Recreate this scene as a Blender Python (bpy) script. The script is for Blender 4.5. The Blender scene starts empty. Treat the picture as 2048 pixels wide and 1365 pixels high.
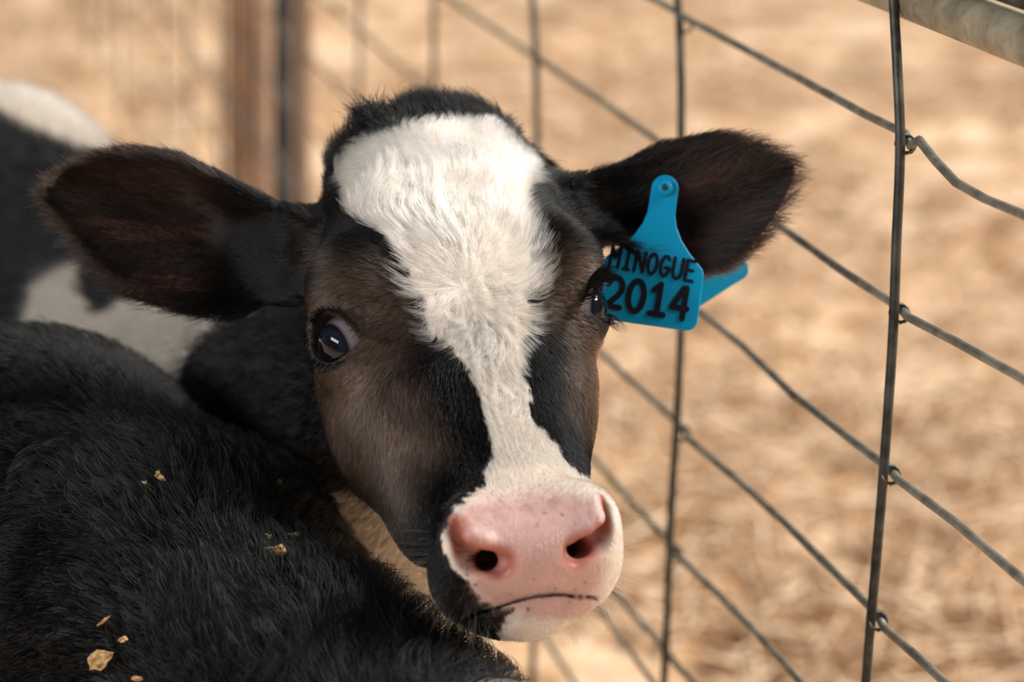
import bpy, bmesh, math, os, random
import numpy as np
from mathutils import Matrix, Vector
import openvdb

FUR = os.environ.get('NOFUR') is None
sc = bpy.context.scene
COL = sc.collection
rng = np.random.default_rng(7)

# ------------------------------------------------------------------ camera
PITCH = math.radians(17.3)
CAM_H = 1.25
FPX = 2048 * 85.0 / 36.0
cp, sp = math.cos(PITCH), math.sin(PITCH)
CAM_R = np.array([1.0, 0, 0]); CAM_U = np.array([0, sp, cp]); CAM_F = np.array([0, cp, -sp])
CAM_C = np.array([0, 0, CAM_H])

def cam_pt(x, y, d):
    """point given as right / up / forward of the camera -> world"""
    return CAM_C + x * CAM_R + y * CAM_U + d * CAM_F

def px(u, v, d):
    return cam_pt((u - 1024) / FPX * d, (682.5 - v) / FPX * d, d)

cam_data = bpy.data.cameras.new('camera')
cam_data.lens = 85.0; cam_data.sensor_width = 36.0
cam_data.clip_start = 0.05
cam_data.dof.use_dof = True
cam_data.dof.focus_distance = 1.405
cam_data.dof.aperture_fstop = 4.2
cam = bpy.data.objects.new('camera', cam_data); COL.objects.link(cam)
cam.matrix_world = Matrix(((1, 0, 0, 0), (0, sp, -cp, 0), (0, cp, sp, CAM_H), (0, 0, 0, 1)))
sc.camera = cam

# ------------------------------------------------------------------ light
sc.view_settings.view_transform = 'Standard'
sc.view_settings.look = 'None'
sc.view_settings.gamma = 1.0
sc.view_settings.use_curve_mapping = False
sc.view_settings.exposure = 0.0
world = bpy.data.worlds.new('world'); sc.world = world
world.use_nodes = True
bg = world.node_tree.nodes['Background']
bg.inputs['Color'].default_value = (0.93, 0.97, 1.0, 1)
bg.inputs['Strength'].default_value = 0.17

def add_light(name, kind, loc, target, energy, color=(1, 1, 1), **kw):
    l = bpy.data.lights.new(name, kind); l.energy = energy; l.color = color
    for k, v in kw.items(): setattr(l, k, v)
    o = bpy.data.objects.new(name, l); COL.objects.link(o)
    o.location = loc
    o.rotation_euler = (Vector(target) - Vector(loc)).to_track_quat('-Z', 'Y').to_euler()
    return o
add_light('daylight_sun', 'SUN', (3.0, 1.9, 3.4), (0, 1.4, 0.7), 6.0, (1, 0.96, 0.915), angle=math.radians(24))
add_light('barn_opening_light', 'AREA', (-2.9, -0.5, 2.5), (0, 1.5, 0.8), 95, (0.95, 0.98, 1.0), shape='RECTANGLE', size=2.6, size_y=0.7)

# ------------------------------------------------------------------ helpers
def tag(o, label=None, cat=None, group=None, kind=None):
    if label: o['label'] = label
    if cat: o['category'] = cat
    if group: o['group'] = group
    if kind: o['kind'] = kind
    return o

def mesh_obj(name, verts, faces, mat=None, parent=None, smooth=True):
    me = bpy.data.meshes.new(name)
    me.from_pydata([tuple(v) for v in verts], [], [tuple(f) for f in faces])
    me.update()
    if smooth: me.polygons.foreach_set('use_smooth', np.ones(len(me.polygons), bool))
    if mat: me.materials.append(mat)
    o = bpy.data.objects.new(name, me); COL.objects.link(o)
    if parent: o.parent = parent
    return o

def big_mesh(name, V, F, mat=None):
    """numpy verts and quads/tris -> mesh, quickly"""
    me = bpy.data.meshes.new(name)
    n = F.shape[1]
    me.vertices.add(len(V)); me.vertices.foreach_set('co', np.ascontiguousarray(V, np.float32).ravel())
    me.loops.add(F.size); me.loops.foreach_set('vertex_index', np.ascontiguousarray(F, np.int32).ravel())
    me.polygons.add(len(F)); me.polygons.foreach_set('loop_start', np.arange(0, F.size, n, dtype=np.int32))
    me.update(calc_edges=True); me.validate()
    me.polygons.foreach_set('use_smooth', np.ones(len(me.polygons), bool))
    if mat: me.materials.append(mat)
    return me

def new_mat(name, base=(0.5, 0.5, 0.5), rough=0.6, **kw):
    m = bpy.data.materials.new(name); m.use_nodes = True
    b = m.node_tree.nodes['Principled BSDF']
    b.inputs['Base Color'].default_value = (*base, 1)
    b.inputs['Roughness'].default_value = rough
    for k, v in kw.items(): b.inputs[k].default_value = v
    return m, m.node_tree.nodes, m.node_tree.links, b

def pchip(xs, ys):
    """monotone cubic interpolation"""
    xs = np.asarray(xs, float); ys = np.asarray(ys, float)
    h = np.diff(xs); d = np.diff(ys) / h
    m = np.zeros_like(ys); m[0] = d[0]; m[-1] = d[-1]
    for i in range(1, len(xs) - 1):
        if d[i - 1] * d[i] > 0:
            w1, w2 = 2 * h[i] + h[i - 1], h[i] + 2 * h[i - 1]
            m[i] = (w1 + w2) / (w1 / d[i - 1] + w2 / d[i])
    def f(x):
        x = np.clip(x, xs[0], xs[-1])
        k = np.clip(np.searchsorted(xs, x) - 1, 0, len(xs) - 2)
        t = (x - xs[k]) / h[k]
        return ((2*t**3 - 3*t**2 + 1) * ys[k] + (t**3 - 2*t**2 + t) * h[k] * m[k] +
                (-2*t**3 + 3*t**2) * ys[k+1] + (t**3 - t**2) * h[k] * m[k+1])
    return f

def smoothstep(a, b, x):
    t = np.clip((x - a) / (b - a), 0, 1)
    return t * t * (3 - 2 * t)

# ---- implicit sculpting on a warped grid
def axis(*segs):
    """segs: (start, stop, step) ... with smoothly growing steps between"""
    out = []
    for a, b, h in segs:
        n = max(2, int(round((b - a) / h)))
        out.append(np.linspace(a, b, n, endpoint=False))
    out.append([segs[-1][1]])
    return np.concatenate(out)

class Field:
    def __init__(self, X, Y, Z):
        self.ax = [np.asarray(a, np.float32) for a in (X, Y, Z)]
        self.f = np.full([len(a) for a in self.ax], 0.5, np.float32)
    def box(self, lo, hi):
        s = tuple(slice(max(0, np.searchsorted(a, l) - 1), np.searchsorted(a, h) + 1) for a, l, h in zip(self.ax, lo, hi))
        g = np.meshgrid(*[a[q] for a, q in zip(self.ax, s)], indexing='ij', sparse=True)
        return s, g
    def union(self, s, d, k):
        a = self.f[s]
        h = np.maximum(k - np.abs(a - d), 0) / k
        self.f[s] = np.minimum(a, d) - h * h * k * 0.25
    def cut(self, s, d, k):
        a = self.f[s]; d = -d
        h = np.maximum(k - np.abs(a - d), 0) / k
        self.f[s] = np.maximum(a, d) + h * h * k * 0.25
    def ball(self, c, r, k=0.01, op='union', M=None):
        """ellipsoid, M = rows of its own axes"""
        c = np.asarray(c, np.float32); r = np.broadcast_to(np.asarray(r, np.float32), 3)
        R = float(max(r)) + k + 0.004
        s, (x, y, z) = self.box(c - R, c + R)
        p = [x - c[0], y - c[1], z - c[2]]
        if M is not None:
            M = np.asarray(M, np.float32)
            p = [M[i, 0] * p[0] + M[i, 1] * p[1] + M[i, 2] * p[2] for i in range(3)]
        k0 = np.sqrt(sum((q / a) ** 2 for q, a in zip(p, r)))
        k1 = np.sqrt(sum((q / a ** 2) ** 2 for q, a in zip(p, r))) + 1e-9
        d = k0 * (k0 - 1) / k1
        getattr(self, op)(s, d, k)
    def limb(self, pts, k=0.02, op='union'):
        """chain of round cones: (x, y, z, r)"""
        pts = np.asarray(pts, np.float32)
        for a, b in zip(pts[:-1], pts[1:]):
            R = max(a[3], b[3]) + k + 0.004
            s, (x, y, z) = self.box(np.minimum(a[:3], b[:3]) - R, np.maximum(a[:3], b[:3]) + R)
            ba = b[:3] - a[:3]
            L = float(ba @ ba) + 1e-12
            t = np.clip(((x - a[0]) * ba[0] + (y - a[1]) * ba[1] + (z - a[2]) * ba[2]) / L, 0, 1)
            d = np.sqrt((x - a[0] - t * ba[0]) ** 2 + (y - a[1] - t * ba[1]) ** 2 + (z - a[2] - t * ba[2]) ** 2) - (a[3] + t * (b[3] - a[3]))
            getattr(self, op)(s, d, k)
    def mesh(self):
        g = openvdb.FloatGrid(0.5)
        g.copyFromArray(self.f)
        P, Q = g.convertToQuads(0.0)
        V = np.stack([np.interp(P[:, i], np.arange(len(a)), a) for i, a in enumerate(self.ax)], 1)
        return V, Q.astype(np.int64)

# ------------------------------------------------------------------ head frame of the calf
HX = np.array([.9663, .1188, -.2283]); HZ = np.array([-.220, .841, -.496])
HX /= np.linalg.norm(HX); HZ -= HX * (HX @ HZ); HZ /= np.linalg.norm(HZ); HY = np.cross(HZ, HX)
def cdir(v):   # right / up / towards the camera -> world direction
    return v[0] * CAM_R + v[1] * CAM_U - v[2] * CAM_F
HM = np.stack([cdir(HX), cdir(HY), cdir(HZ)], 1)      # columns: head axes in the world
HO = px(930, 575, 1.40)                               # brow whorl
def to_head(P): return (np.asarray(P) - HO) @ HM
def to_world(p): return np.asarray(p) @ HM.T + HO
def hpx(u, v, d): return to_head(px(u, v, d))

# section table along the head: z, front, back, widest y, half width, front exponent, back exponent
SEC = np.array([
    # z      front   back   widest  halfw   nf   nb
    [ .163,  .054,   .085,  .068,   .014,  2.0, 2.0],
    [ .158,  .041,   .098,  .068,   .034,  2.1, 2.0],
    [ .147,  .029,   .108,  .066,   .051,  2.2, 2.0],
    [ .125,  .019,   .115,  .063,   .060,  2.4, 2.0],
    [ .095,  .009,   .125,  .060,   .068,  2.6, 2.0],
    [ .060,  .002,   .132,  .056,   .075,  2.7, 2.2],
    [ .025,  .000,   .135,  .052,   .076,  2.7, 2.3],
    [-.010,  .001,   .136,  .052,   .073,  2.4, 2.4],
    [-.045,  .003,   .133,  .058,   .065,  2.1, 2.4],
    [-.080,  .003,   .120,  .056,   .055,  2.0, 2.3],
    [-.110,  .000,   .100,  .050,   .047,  2.1, 2.2],
    [-.135, -.004,   .085,  .040,   .044,  2.3, 2.2],
    [-.155, -.008,   .076,  .034,   .045,  2.4, 2.2],
    [-.175, -.003,   .070,  .034,   .043,  2.2, 2.2],
    [-.192,  .012,   .062,  .038,   .033,  2.0, 2.0],
    [-.199,  .028,   .050,  .040,   .014,  2.0, 2.0]])[::-1]

MID = pchip(np.array([-.2, -.15, -.10, 0, .02, .06, .12, .16]), np.array([.002, .0015, 0, 0, .001, .0055, .0115, .0120]))   # slight bend of the midline
EYES = {-1: np.array([-.0625, .0408, -.004]), 1: np.array([.0705, .0408, .001])}
EYE_R = 0.0205

def ear_frame(root, tip, n_hint):
    u = tip - root; L = np.linalg.norm(u); u /= L
    n = n_hint - u * (n_hint @ u); n /= np.linalg.norm(n)
    v = np.cross(n, u)
    return root, u, v, n, L
K = 1.485 / FPX
EAR = {}
r_, t_ = hpx(570, 500, 1.475), hpx(70, 382, 1.50)
EAR[-1] = dict(fr=ear_frame(r_, t_, HM.T @ cdir(np.array([.10, -.05, 1.0]))), L=520 * K,
    lo=pchip(np.array([-60, 0, 47, 162, 259, 340, 417, 486, 512, 520]) * K, -np.array([60, 75, 85, 112, 130, 124, 100, 48, 18, 2]) * K),
    hi=pchip(np.array([-60, 12, 85, 166, 280, 360, 460, 495, 512, 520]) * K, np.array([80, 108, 146, 156, 152, 122, 52, 26, 12, 2]) * K), cup=.030)
r_, t_ = hpx(1165, 430, 1.50), hpx(1608, 332, 1.515)
EAR[1] = dict(fr=ear_frame(r_, t_, HM.T @ cdir(np.array([-.15, -.15, 1.0]))), L=452 * K,
    lo=pchip(np.array([-60, 0, 34, 100, 182, 234, 357, 415, 440, 452]) * K, -np.array([40, 44, 54, 105, 158, 160, 110, 55, 24, 2]) * K),
    hi=pchip(np.array([-60, -12, 106, 193, 285, 390, 430, 452]) * K, np.array([50, 55, 78, 98, 98, 54, 24, 2]) * K), cup=.016)
# v axis: n x u ; for the image-left ear u points left, so v points down on the picture
def ear_uvw(side, p):
    r, u, v, n, L = EAR[side]['fr']
    q = [p[i] - r[i] for i in range(3)]
    return tuple(q[0] * e[0] + q[1] * e[1] + q[2] * e[2] for e in (u, v, n))

def ear_field(F, side):
    E = EAR[side]; r, u, v, n, L = E['fr']
    pts = np.array([r + u * a + v * b + n * c for a in (-.03, E['L'] + .01) for b in (-.065, .065) for c in (-.05, .03)])
    s, g = F.box(pts.min(0), pts.max(0))
    a, b, c = ear_uvw(side, g)
    lo, hi = E['lo'](a), E['hi'](a)
    mid, hw = (lo + hi) / 2, (hi - lo) / 2 + 1e-5
    t = (b - mid) / hw
    taper = smoothstep(E['L'] * 1.0, E['L'] * .35, a)
    surf = -E['cup'] * (.35 + .65 * taper) * (1 - np.minimum(t * t, 1.3)) + .006 * np.sin(t * 5) * taper
    th = .0032 + .0022 * taper
    d = np.sqrt(np.maximum(np.abs(c - surf) - th, 0) ** 2 + np.maximum((np.abs(t) - 1) * hw, 0) ** 2) + np.minimum(np.maximum(np.abs(c - surf) - th, (np.abs(t) - 1) * hw), 0)
    d = np.maximum(d, a - E['L']); d = np.maximum(d, -.02 - a)
    F.union(s, (d * .8).astype(np.float32), .006)

def build_calf_head(F):
    s, (x, y, z) = F.box((-.12, -.04, -.22), (.12, .18, .18))
    T = [pchip(SEC[:, 0], SEC[:, i])(z.ravel()).astype(np.float32)[None, None, :] for i in range(1, 7)]
    fr, bk, wy, W, nf, nb = T
    dy = y - wy
    x = x - MID(z.ravel()).astype(np.float32)[None, None, :]
    front = dy < 0
    b = np.where(front, wy - fr, bk - wy); n = np.where(front, nf, nb)
    rr = (np.abs(x / W) ** n + np.abs(dy / b) ** n) ** (1 / n)
    d = (rr - 1) * np.minimum(W, b) * .85
    d = np.maximum(d, np.maximum(z - .164, -.200 - z))
    F.union(s, d.astype(np.float32), .004)
    for e in (-1, 1):
        # brow, cheek and jaw muscle, side of the muzzle
        F.ball((e*.0595 + .005, .030, .026), (.026, .022, .024), .022)
        F.ball((e*.052, .085, -.030), (.026, .045, .052), .03)
        F.ball((e*.040, .072, -.100), (.018, .03, .035), .02)
        F.ball((e*.031, .004, -.160), (.0215, .024, .024), .016)      # wing of the nostril
        F.ball((e*.030, .026, -.172), (.022, .026, .022), .014)      # upper lip
    F.ball((0, .000, -.168), (.030, .018, .022), .014)                # nose pad
    F.ball((0, .046, -.180), (.033, .026, .021), .010)                # chin and lower lip
    F.ball((0, .070, -.165), (.032, .026, .022), .014)
    for e in (-1, 1):
        c = EYES[e]
        F.ball(c, EYE_R + .0042, .014)                                 # lids
    for e in (-1, 1):
        ear_field(F, e)
        r = EAR[e]['fr'][0]; u = EAR[e]['fr'][1]
        n = EAR[e]['fr'][3]
        F.limb([(e*.040, .085, .055, .030), (*(r - u*.014 - n*.012), .017), (*(r + u * .03 - n*.026), .006)], .026)

def carve_calf_head(F):
    for e in (-1, 1):
        c = EYES[e]; ax_, up, sd = eye_axes(e)
        s, g = F.box(c - .035, c + .035)
        q = [g[i] - c[i] for i in range(3)]
        a = q[0]*ax_[0] + q[1]*ax_[1] + q[2]*ax_[2]
        b = q[0]*up[0] + q[1]*up[1] + q[2]*up[2]
        w = q[0]*sd[0] + q[1]*sd[1] + q[2]*sd[2]
        hw = .0218
        t = np.clip(w / hw, -1, 1)
        hgt = np.where(b > 0, .0146, .0136) * (1 - np.abs(t) ** 2.2)
        d = np.maximum(np.abs(b) - hgt, np.abs(w) - hw)
        d = np.maximum(d * .75, .002 - a)
        F.cut(s, d.astype(np.float32), .0025)
        # nostril: a slanting bowl, the rolled wing hanging over its upper inner side, the deep hole beneath
        F.limb([(e*.0405, -.0120, -.1600, .0050), (e*.0340, -.0110, -.1745, .0086), (e*.0220, -.0095, -.1815, .0070)], .006, 'cut')
        F.limb([(e*.0310, -.006, -.1745, .0058), (e*.0210, -.004, -.1785, .0052)], .003, 'cut')
        F.limb([(e*.0260, .000, -.1750, .0062), (e*.021, .020, -.163, .0070), (e*.020, .040, -.147, .007)], .003, 'cut')
        F.limb([(e*.0372, -.0180, -.1570, .0026), (e*.0348, -.0180, -.1675, .0036), (e*.0285, -.0165, -.1708, .0038), (e*.0190, -.0110, -.1735, .0034)], .004)
    # mouth line
    s, (x, y, z) = F.box((-.06, -.02, -.215), (.06, .06, -.15))
    zc = -.1925 - 1.6 * x * x + .25 * np.maximum(y - .022, 0)
    d = np.maximum(np.maximum(np.abs(z - zc) - .0008, y - .05), np.abs(x) - .038)
    d = np.maximum(d, -.0066 - F.f[s])
    F.cut(s, d.astype(np.float32), .003)

def eye_axes(e):
    ax_ = np.array([e * .80, -.56, -.10]); ax_ /= np.linalg.norm(ax_)
    # long axis of the lid opening runs from the inner corner (front, low) to the outer corner (back, high)
    sd = np.array([e * -.45, -.62, -.48]); sd -= ax_ * (sd @ ax_); sd /= np.linalg.norm(sd)
    up = np.cross(sd, ax_)
    if up[2] < 0: up = -up
    return ax_, up, sd

def W2(x, y, z, r): return (*to_head((x, y, z)), r)

def leg(F, top, knee, fet, foot, rs, k=.03):
    F.limb([W2(*p, r) for p, r in zip((top, knee, fet, foot), rs)], k)

def build_calf_body(F):
    # neck from the back of the head to the withers, barrel, rump
    F.limb([(0, .100, .080, .046), (-.01, .165, .035, .058), W2(-.150, 1.64, .700, .085), W2(-.195, 1.775, .630, .112)], .014)
    F.limb([(-.01, .170, .00, .045), W2(-.09, 1.57, .62, .07), W2(-.12, 1.65, .55, .075), W2(-.155, 1.75, .54, .08)], .04)
    F.limb([W2(-.172, 1.79, .630, .105), W2(-.315, 1.99, .645, .116), W2(-.495, 2.165, .695, .122), W2(-.575, 2.27, .725, .105)], .05)
    b = np.array([-.5, .866]); sdx = np.array([.866, .5])
    for m in (-1, 1):
        w = sdx * m
        def P(base, along, side, zz): return (base[0] + b[0]*along + w[0]*side, base[1] + b[1]*along + w[1]*side, zz)
        sh = (-.160, 1.765); hp = (-.53, 2.25)
        leg(F, P(sh, 0, .075, .56), P(sh, -.01, .075, .33), P(sh, 0, .075, .11), P(sh, -.02, .075, .02), (.06, .03, .022, .028))
        F.limb([W2(*P(hp, -.02, .06, .66), .085), W2(*P(hp, -.06, .085, .47), .06), W2(*P(hp, .06, .085, .30), .032), W2(*P(hp, .03, .085, .11), .022), W2(*P(hp, .01, .085, .02), .028)], .03)
    F.limb([W2(-.625, 2.355, .73, .03), W2(-.64, 2.43, .62, .016), W2(-.65, 2.45, .40, .014), W2(-.65, 2.45, .32, .022)], .02)

def grid_calf():
    X = axis((-.70, -.32, .014), (-.32, -.095, .0026), (-.095, .095, .0015), (.095, .30, .0026), (.30, .44, .014))
    Y = axis((-.12, -.03, .010), (-.03, .07, .0015), (.07, .17, .0026), (.17, .30, .008), (.30, 1.45, .016))
    Z = axis((-1.25, -.215, .014), (-.215, .015, .0015), (.015, .20, .0022), (.20, .66, .012))
    return Field(X, Y, Z)

# ------------------------------------------------------------------ fur
def tri_sample(V, Q, N, weight, n, rng):
    """n random points on the quads; weight per vertex"""
    T = np.concatenate([Q[:, [0, 1, 2]], Q[:, [0, 2, 3]]])
    A = np.linalg.norm(np.cross(V[T[:, 1]] - V[T[:, 0]], V[T[:, 2]] - V[T[:, 0]]), axis=1)
    w = A * weight[T].mean(1)
    cs = np.cumsum(w)
    k = np.searchsorted(cs, rng.random(n) * cs[-1])
    r1, r2 = np.sqrt(rng.random(n)), rng.random(n)
    b = np.stack([1 - r1, r1 * (1 - r2), r1 * r2], 1)[..., None]
    P = (V[T[k]] * b).sum(1); n_ = (N[T[k]] * b).sum(1)
    n_ /= np.linalg.norm(n_, axis=1, keepdims=True) + 1e-9
    return P, n_

def vert_normals(V, Q):
    fn = np.cross(V[Q[:, 2]] - V[Q[:, 0]], V[Q[:, 3]] - V[Q[:, 1]])
    N = np.zeros_like(V)
    for i in range(4):
        for j in range(3):
            N[:, j] += np.bincount(Q[:, i], fn[:, j], len(V))
    return N / (np.linalg.norm(N, axis=1, keepdims=True) + 1e-12)

def unit(v): return v / (np.linalg.norm(v, axis=-1, keepdims=True) + 1e-9)

def wob(p, f, ph):
    """smooth pseudo noise in -1..1, neighbours agree"""
    q = p * f
    return (np.sin(q[:, 0] + ph + 1.7 * np.sin(q[:, 1] * .7 + ph)) + np.sin(q[:, 1] * 1.13 + 2.1 * ph + 1.3 * np.sin(q[:, 2] * .9)) +
            np.sin(q[:, 2] * .93 + 3.3 * ph + 1.5 * np.sin(q[:, 0] * .8))) / 3

def grow(P, N, D, L, lift, steps, clump=0.0, cell=.005, wave=0.0, wavef=60., frizz=.12, bend=.75, rng=rng):
    """strand points (n, steps, 3) in metres: combed along D, lifted off the surface, bent back down, wavy, gathered in locks"""
    n = len(P)
    T = unit(D - N * (D * N).sum(1, keepdims=True))
    B = np.cross(N, T)
    t = np.linspace(0, 1, steps)[None, :, None]
    jit = rng.normal(0, 1, (n, 2))
    a = wave * wob(P, wavef, 1.3)[:, None, None]; a2 = wave * wob(P, wavef * 1.9, 4.1)[:, None, None]
    side = (frizz * jit[:, :1] + 0)[:, :, None] * t + a * np.sin(t * 3.0) + a2 * t * t
    up = lift[:, None, None] * (t - bend * .5 * t * t) + (frizz * .5 * np.abs(jit[:, 1:]))[:, :, None] * t
    S = P[:, None, :] + L[:, None, None] * (T[:, None, :] * (t * (1 - .12 * t)) + B[:, None, :] * side + N[:, None, :] * up)
    if clump > 0:
        c = (P + cell * .35 * np.stack([wob(P, 900, 0.3), wob(P, 900, 1.9), wob(P, 900, 5.2)], 1)) / cell
        key = np.floor(c).astype(np.int64)
        key = key[:, 0] * 73856093 ^ key[:, 1] * 19349663 ^ key[:, 2] * 83492791
        _, inv = np.unique(key, return_inverse=True)
        cnt = np.bincount(inv)
        off = S - P[:, None, :]
        cen = np.stack([np.bincount(inv, P[:, j]) / cnt for j in range(3)], 1)[inv]
        mo = np.stack([np.stack([np.bincount(inv, off[:, i, j]) / cnt for j in range(3)], 1) for i in range(steps)], 1)[inv]
        goal = cen[:, None, :] + mo
        S = S + (goal - S) * (clump * t ** 1.4)
    return S

def hair_object(name, S, colr, rad, mat, parent, kind='stuff', tip=.15):
    """list of (strands (n, k, 3) world, colours (n, 3), root radius (n,))"""
    hc = bpy.data.hair_curves.new(name)
    sizes, pts, radii, cols = [], [], [], []
    for s_, c_, r_ in zip(S, colr, rad):
        n, k, _ = s_.shape
        sizes.append(np.full(n, k)); pts.append(s_.reshape(-1, 3))
        t = np.linspace(0, 1, k)[None, :]
        radii.append((r_[:, None] * (1 - (1 - tip) * t ** 1.5)).ravel()); cols.append(c_)
    hc.add_curves(np.concatenate(sizes).tolist())
    hc.set_types(type='CATMULL_ROM')
    hc.attributes['position'].data.foreach_set('vector', np.concatenate(pts).astype(np.float32).ravel())
    at = hc.attributes.get('radius') or hc.attributes.new('radius', 'FLOAT', 'POINT')
    at.data.foreach_set('value', np.concatenate(radii).astype(np.float32))
    c = np.concatenate(cols); c = np.concatenate([c, np.ones((len(c), 1))], 1)
    hc.attributes.new('tint', 'FLOAT_COLOR', 'CURVE').data.foreach_set('color', c.astype(np.float32).ravel())
    hc.materials.append(mat)
    o = bpy.data.objects.new(name, hc); COL.objects.link(o)
    if parent: o.parent = parent
    tag(o, kind=kind)
    return o

def hair_mat():
    m = bpy.data.materials.new('hair'); m.use_nodes = True
    nt = m.node_tree; nt.nodes.clear()
    out = nt.nodes.new('ShaderNodeOutputMaterial')
    h = nt.nodes.new('ShaderNodeBsdfHairPrincipled'); h.parametrization = 'COLOR'
    h.inputs['Roughness'].default_value = .26; h.inputs['Radial Roughness'].default_value = .45
    h.inputs['Random Roughness'].default_value = .2; h.inputs['IOR'].default_value = 1.36
    a = nt.nodes.new('ShaderNodeAttribute'); a.attribute_name = 'tint'
    nt.links.new(a.outputs['Color'], h.inputs['Color']); nt.links.new(h.outputs[0], out.inputs[0])
    return m
M_HAIR = hair_mat()

def poly_sd(p, poly):
    """signed distance to a closed 2-D outline, negative inside"""
    poly = np.asarray(poly, float); d = np.full(len(p), 1e9); inside = np.zeros(len(p), bool)
    for a, b in zip(poly, np.roll(poly, -1, 0)):
        e = b - a; w = p - a
        t = np.clip((w @ e) / (e @ e + 1e-12), 0, 1)
        d = np.minimum(d, ((w - t[:, None] * e) ** 2).sum(1))
        c = ((a[1] <= p[:, 1]) != (b[1] <= p[:, 1])) & ((e[0] * (p[:, 1] - a[1]) > e[1] * (p[:, 0] - a[0])) == (e[1] > 0))
        inside ^= c
    return np.where(inside, -1, 1) * np.sqrt(d)

# coat pattern, as outlines on the face plane of the head (metres right / up of the brow whorl)
FACE_R = HM.T @ CAM_R; FACE_U = HM.T @ CAM_U; FACE_N = HM.T @ -CAM_F
def face_uv(p): return np.stack([p @ FACE_R, p @ FACE_U], 1)
BLAZE = [(-0.082, 0.0744), (-0.0773, 0.0794), (-0.0695, 0.0907), (-0.0569, 0.094), (-0.0454, 0.0997), (-0.0335, 0.1033), (-0.0203, 0.1048), (-0.0097, 0.1078), (0.0014, 0.1053), (0.0117, 0.1079), (0.0161, 0.1062), (0.0231, 0.1), (0.0287, 0.0932), (0.0343, 0.0862), (0.0413, 0.0783), (0.0467, 0.0745), (0.0437, 0.0674), (0.0435, 0.0582), (0.0416, 0.0467), (0.0432, 0.0382), (0.0458, 0.0263), (0.0469, 0.0146), (0.0475, 0.0054), (0.043, -0.0005), (0.0412, -0.0074), (0.0438, -0.0176), (0.0411, -0.0278), (0.0382, -0.0333), (0.0396, -0.0365), (0.0372, -0.0473), (0.0409, -0.0581), (0.0417, -0.0643), (0.038, -0.0701), (0.0434, -0.0763), (0.051, -0.087), (0.061, -0.1012), (0.0678, -0.1052), (0.0742, -0.1067), (0.0877, -0.1126), (0.1053, -0.1479), (0.1053, -0.1831), (0.0789, -0.2125), (0.0378, -0.2154), (0.0184, -0.2072), (0.0189, -0.1926), (0.0234, -0.1836), (0.0308, -0.1757), (0.0174, -0.1765), (0.0086, -0.1677), (0.003, -0.16), (-0.0042, -0.1527), (-0.0102, -0.144), (-0.0102, -0.1381), (-0.0086, -0.131), (-0.0031, -0.1197), (0.0069, -0.1135), (0.0107, -0.1095), (0.012, -0.1008), (0.015, -0.0922), (0.0135, -0.0819), (0.0112, -0.0759), (0.0089, -0.0668), (0.0071, -0.0609), (0.0017, -0.0562), (-0.0029, -0.0472), (-0.0108, -0.0364), (-0.0203, -0.031), (-0.025, -0.0241), (-0.0282, -0.0178), (-0.0272, -0.0108), (-0.0363, -0.003), (-0.0389, 0.0093), (-0.0446, 0.0184), (-0.052, 0.0281), (-0.0605, 0.0352), (-0.0706, 0.0416), (-0.0747, 0.0482), (-0.0801, 0.0577), (-0.0797, 0.0612), (-0.082, 0.068)]
PAD = [(-0.0049, -0.133), (-0.0029, -0.1259), (0.0024, -0.119), (0.0139, -0.1155), (0.0289, -0.1143), (0.0426, -0.1122), (0.0588, -0.1133), (0.0709, -0.1168), (0.0767, -0.1251), (0.0796, -0.1396), (0.0786, -0.1561), (0.0743, -0.1694), (0.076, -0.1904), (0.0537, -0.1862), (0.0343, -0.1837), (0.0289, -0.1783), (0.0166, -0.1782), (0.0073, -0.168), (0.0006, -0.154)]
FRECKLES = [(0.0412, -0.1301, 0.00111), (0.036, -0.1779, 0.00167), (0.0396, -0.16, 0.00083), (0.0256, -0.1223, 0.00083), (0.0371, -0.114, 0.00069), (0.0316, -0.1152, 0.00069), (0.0492, -0.1174, 0.00069), (0.0617, -0.1672, 0.00069), (0.0506, -0.1661, 0.00069), (0.0561, -0.1639, 0.00069), (0.0451, -0.1237, 0.00056), (0.0545, -0.125, 0.00056), (0.067, -0.1627, 0.00069), (0.0261, -0.1688, 0.00069), (0.0073, -0.1623, 0.00139), (0.0033, -0.1567, 0.00139), (0.0006, -0.1609, 0.00194), (0.0207, -0.179, 0.00139), (0.0646, -0.1732, 0.00056), (0.059, -0.1745, 0.00056), (0.048, -0.1748, 0.00056), (0.0207, -0.1181, 0.00069), (0.0153, -0.1209, 0.00056)]  #PATTERNS#

def coat(p, nrm):
    """coat of the calf at head-frame points: white, pink, brown weights, and the ear side / inside"""
    uv = face_uv(p)
    facing = nrm @ FACE_N
    headz = (p[:, 1] < .115) & (p[:, 2] > -.24)
    n2 = .0016 * wob(p, 700, .7) + .0010 * wob(p, 1700, 2.2)
    inset = np.interp(p[:, 2], [-.12, -.085, -.05, .03, .07, .10], [0, .0012, .0045, .0065, .0055, .0040])      # the hair of the blaze overhangs its roots
    w = smoothstep(.0012, -.0012, poly_sd(uv, BLAZE) + inset + n2) * headz * smoothstep(-.25, .0, facing)
    w[p[:, 2] > .155] *= .2
    pk = smoothstep(.004, -.006, poly_sd(uv, PAD) + n2) * headz * (p[:, 2] < -.13) * smoothstep(-.1, .15, facing)
    return w, pk

def ear_zone(p):
    z = np.zeros(len(p), int)
    for e in (-1, 1):
        a, b, c = ear_uvw(e, p.T)
        m = (a > .004) & (a < EAR[e]['L'] + .012) & (np.abs(b) < .075) & (c > -.05) & (c < .03)
        z[m] = e
    return z

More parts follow.
